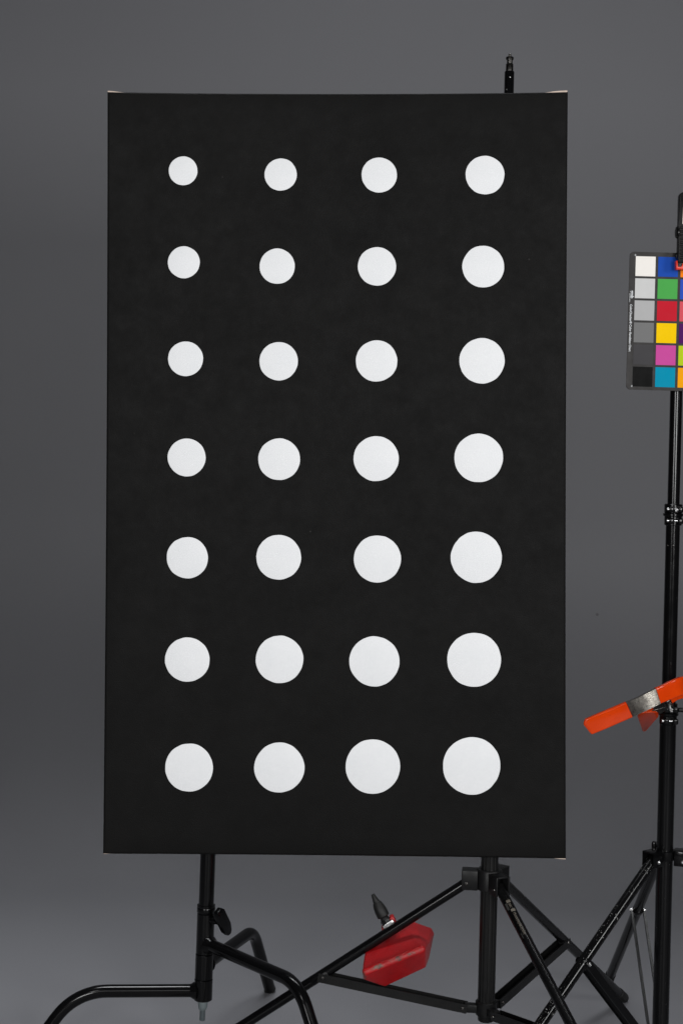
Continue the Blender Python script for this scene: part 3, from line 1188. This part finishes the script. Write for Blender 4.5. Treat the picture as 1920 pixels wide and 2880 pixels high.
# ------------------------------------------------------------------ orange spring clamp
def build_spring_clamp():
    def Q(x, y, d):
        return P(1640 + x * .17857, 1860 + y * .17857, d)
    root = thing('spring_clamp', 'steel spring clamp with orange vinyl grips hanging on the chipped stand', 'clamp', Q(1300, 760, 3.27))

    def arm(stations, wid, dep, th, rnd, cap_round=None):
        """Sweep of a channel or a solid rounded section. stations: (x, y, d, width scale)."""
        pts = [Q(*s[:3]) for s in stations]
        fr = []
        for i, p in enumerate(pts):
            a = pts[max(0, i - 1)]
            b = pts[min(len(pts) - 1, i + 1)]
            t = b - a
            t.y *= 0.5
            t.normalize()
            toward = -Y
            toward = (toward - t * toward.dot(t)).normalized()
            fr.append((p, t.cross(toward).normalized(), toward))
        return fr

    def solid(fr, scales, w, dep, rad, n=5):
        rings = []
        for (p, s, o), sc in zip(fr, scales):
            ww, dd = w * sc, dep
            ring = []
            for cx, cy, a0 in ((ww / 2 - rad, -rad, 0), (-ww / 2 + rad, -rad, 90), (-ww / 2 + rad, -dd + rad, 180), (ww / 2 - rad, -dd + rad, 270)):
                for i in range(n + 1):
                    a = math.radians(a0 + 90 * i / n)
                    ring.append(p + s * (cx + rad * math.cos(a)) + o * (cy + rad * math.sin(a)))
            rings.append(ring)
        bm = bmesh.new()
        return loft(bm, rings)

    def chan(fr, w, dep, th):
        sec = [(-w / 2, 0), (w / 2, 0), (w / 2, -dep), (w / 2 - th, -dep), (w / 2 - th, -th), (-w / 2 + th, -th), (-w / 2 + th, -dep), (-w / 2, -dep)]
        bm = bmesh.new()
        loft(bm, [[p + s * x + o * y for x, y in sec] for p, s, o in fr])
        bmesh.ops.bevel(bm, geom=[e for e in bm.edges if e.calc_face_angle(0) > 1.0], offset=.0009, segments=2, affect='EDGES')
        return bm
    WID = 0.0318
    near = [(60, 1046, 3.2315), (710, 768, 3.2260), (780, 740, 3.2195), (850, 708, 3.2140), (930, 672, 3.2105), (1050, 612, 3.2095), (1190, 540, 3.2130), (1290, 500, 3.2190)]
    # steel arm
    fr = arm([(s[0], s[1], s[2]) for s in near], WID, .012, .0016, 0)
    part('steel_arm', chan(fr[1:], WID, .011, .0016), M['clamp_steel'], root)
    # handle grip
    st = [(44, 1053, 3.2305), (52, 1049, 3.2294), (68, 1042, 3.2286), (94, 1031, 3.2281), (300, 944, 3.2262), (520, 850, 3.2250), (718, 765, 3.2238)]
    fr = arm(st, 0, 0, 0, 0)
    g = solid(fr, [.58, .78, .92, 1.0, 1.02, 1.0, 1.0], WID + .0030, .0135, .0032)
    part('handle_grip', g, M['orange'], root)
    # jaw sleeve, bent over the jaw
    st = [(1178, 545, 3.2110), (1290, 500, 3.2165), (1400, 448, 3.2205), (1470, 420, 3.2235), (1545, 394, 3.2300), (1640, 366, 3.2440), (1740, 338, 3.2600)]
    fr = arm(st, 0, 0, 0, 0)
    g = solid(fr, [1.0, 1.0, 1.04, 1.06, 1.08, 1.05, .9], WID + .0020, .0135, .0030)
    part('jaw_sleeve', g, M['orange'], root)
    # far arm: handle slants away behind, jaw comes forward to meet the other
    st = [(1360, 640, 3.262), (1240, 720, 3.276), (1150, 790, 3.292)]
    fr = arm(st, 0, 0, 0, 0)
    part('steel_arm', chan(fr, WID * .6, .010, .0016), M['dark_steel'], root)
    bm = bmesh.new()
    face = [Q(*p_) for p_ in ((842, 880, 3.322), (858, 846, 3.311), (900, 818, 3.302), (1080, 803, 3.296), (1170, 805, 3.294),
                              (1170, 890, 3.322), (988, 1100, 3.402), (955, 1112, 3.407), (922, 1108, 3.406))]
    prism(bm, face, Vector((0.003, 0.006, 0.011)), .0025, 3)
    part('handle_grip', bm, M['orange'], root)
    st = [(1340, 600, 3.262), (1450, 530, 3.272), (1570, 480, 3.278), (1700, 410, 3.278)]
    fr = arm(st, 0, 0, 0, 0)
    part('jaw_sleeve', solid(fr, [.7, .7, .8, .75], WID + .002, .012, .003), M['orange'], root)
    # pivot pin and spring
    a = Q(1215, 560, 3.235)
    bm = bmesh.new()
    pin0, pin1 = Q(1255, 505, 3.243), Q(1375, 760, 3.243)
    tube(bm, [pin0, pin1], .0030, 14)
    part('pivot_pin', bm, M['steel'], root)
    bm = bmesh.new()
    axp = (pin1 - pin0)
    sv = axp.normalized().orthogonal().normalized()
    qv = axp.normalized().cross(sv)
    pts = [pin0 + axp * (.2 + .6 * i / 60) + (sv * math.cos(i * .7) + qv * math.sin(i * .7)) * .0075 for i in range(61)]
    pts += [Q(1120, 770, 3.262), Q(1075, 778, 3.262)]
    tube(bm, pts, .0013, 8)
    part('coil_spring', bm, M['dark_steel'], root)


build_spring_clamp()


# ------------------------------------------------------------------ red counterweight
def build_counterweight():
    def Q(x, y, d):
        return P(980 + x * .17857, 2480 + y * .17857, d)
    root = thing('counterweight', 'chipped red cast counterweight hooked on the stand leg under the painting', 'counterweight', Q(700, 1640, 3.32))
    eye = Vector((0, 0, CAM_H))

    def onplane(x, y, a, b, c):
        """Point on the sight line through crop pixel (x, y) that lies in the plane a, b, c."""
        n_ = (b - a).cross(c - a)
        d_ = Q(x, y, 1.0) - eye
        return eye + d_ * ((a - eye).dot(n_) / d_.dot(n_))
    R1, R2 = Q(232, 1440, 3.245), Q(1178, 1060, 3.250)
    T1 = Q(262, 1040, 3.345)
    T2 = onplane(925, 735, R1, R2, T1)
    B2 = Q(540, 1645, 3.300)
    B3 = onplane(1212, 1335, R1, R2, B2)
    B1 = Q(240, 1525, 3.262)
    T3, T0 = Q(1055, 640, T2.y + .050), Q(350, 960, T1.y + .060)
    E1, E2, E3 = Q(1305, 745, T2.y + .085), Q(1334, 806, T2.y + .080), Q(1276, 1195, B3.y + .060)
    K1, K2 = Q(500, 1250, 3.430), Q(1150, 1100, 3.470)
    corners = (R1, R2, T1, T2, B1, B2, B3, T3, T0, E1, E2, E3, K1, K2)
    cen = sum(corners, Vector()) / len(corners)
    b2 = bmesh.new()
    bmesh.ops.create_icosphere(b2, subdivisions=3, radius=1.0)
    ball = [v.co.copy() for v in b2.verts]
    b2.free()
    bm = bmesh.new()
    for p in corners:
        rr = .0085 if p in (R1, R2) else .0055
        c = p + (cen - p).normalized() * (rr * 1.25)
        for q in ball:
            bm.verts.new(c + q * rr)
    bmesh.ops.convex_hull(bm, input=bm.verts[:])
    bmesh.ops.delete(bm, geom=[v for v in bm.verts if not v.link_faces], context='VERTS')
    bmesh.ops.dissolve_limit(bm, angle_limit=math.radians(1.2), verts=bm.verts, edges=bm.edges)
    for f in bm.faces:
        c = f.calc_center_median()
        t = max(0, min(1, (c - R1).dot(R2 - R1) / (R2 - R1).length_squared))
        if f.calc_area() < 4e-4 and ((c - R1.lerp(R2, t) - Z * .0012).length < .0056 or (c - B1).length < .012):
            f.material_index = 1
    bmesh.ops.triangulate(bm, faces=[f for f in bm.faces if len(f.verts) > 4])
    part('cast_body', bm, [M['red'], M['red_worn']], root, angle=50, flat_area=2.5e-4)
    # hook block, lying over the leg
    bm = bmesh.new()
    prism(bm, [Q(534, 706, 3.325), Q(684, 598, 3.325), Q(735, 672, 3.325), Q(580, 780, 3.325)], Y * .018, .001)
    part('hook_plate', bm, M['steel'], root, label='bare metal hook plate')
    bm = bmesh.new()
    prism(bm, [Q(640, 590, 3.333), Q(668, 560, 3.333), Q(706, 556, 3.333), Q(748, 640, 3.333), Q(760, 700, 3.333), Q(715, 700, 3.333)], Y * .022, .0012)
    part('hook_arm', bm, M['red_worn'], root)
    bm = bmesh.new()
    prism(bm, [Q(520, 740, 3.333), Q(545, 722, 3.333), Q(600, 790, 3.333), Q(620, 900, 3.333), Q(560, 920, 3.333), Q(525, 790, 3.333)], Y * .022, .0012)
    part('hook_arm', bm, M['red_worn'], root)
    # clamping screw with handle
    a, b = Q(597, 640, 3.336), Q(378, 194, 3.352)
    axis = (b - a)
    L = axis.length
    bm = bmesh.new()
    lathe(bm, a, axis, [(-.004, .0105), (.003, .0118), (.006, .0118), (.007, .0095)], 8)
    part('lock_nut', bm, M['satin'], root)
    bm = bmesh.new()
    lathe(bm, a, axis, [(L * f, r) for f, r in ((.07, .0085), (.10, .0098), (.14, .0096), (.17, .0086), (.19, .0094), (.21, .0128), (.27, .0136), (.42, .0135), (.56, .0122),
                                               (.66, .0102), (.71, .0088), (.715, .0070), (.74, .0072), (.97, .0042), (1.0, .0034))], 24)
    part('screw_handle', bm, M['rubber'], root)


build_counterweight()
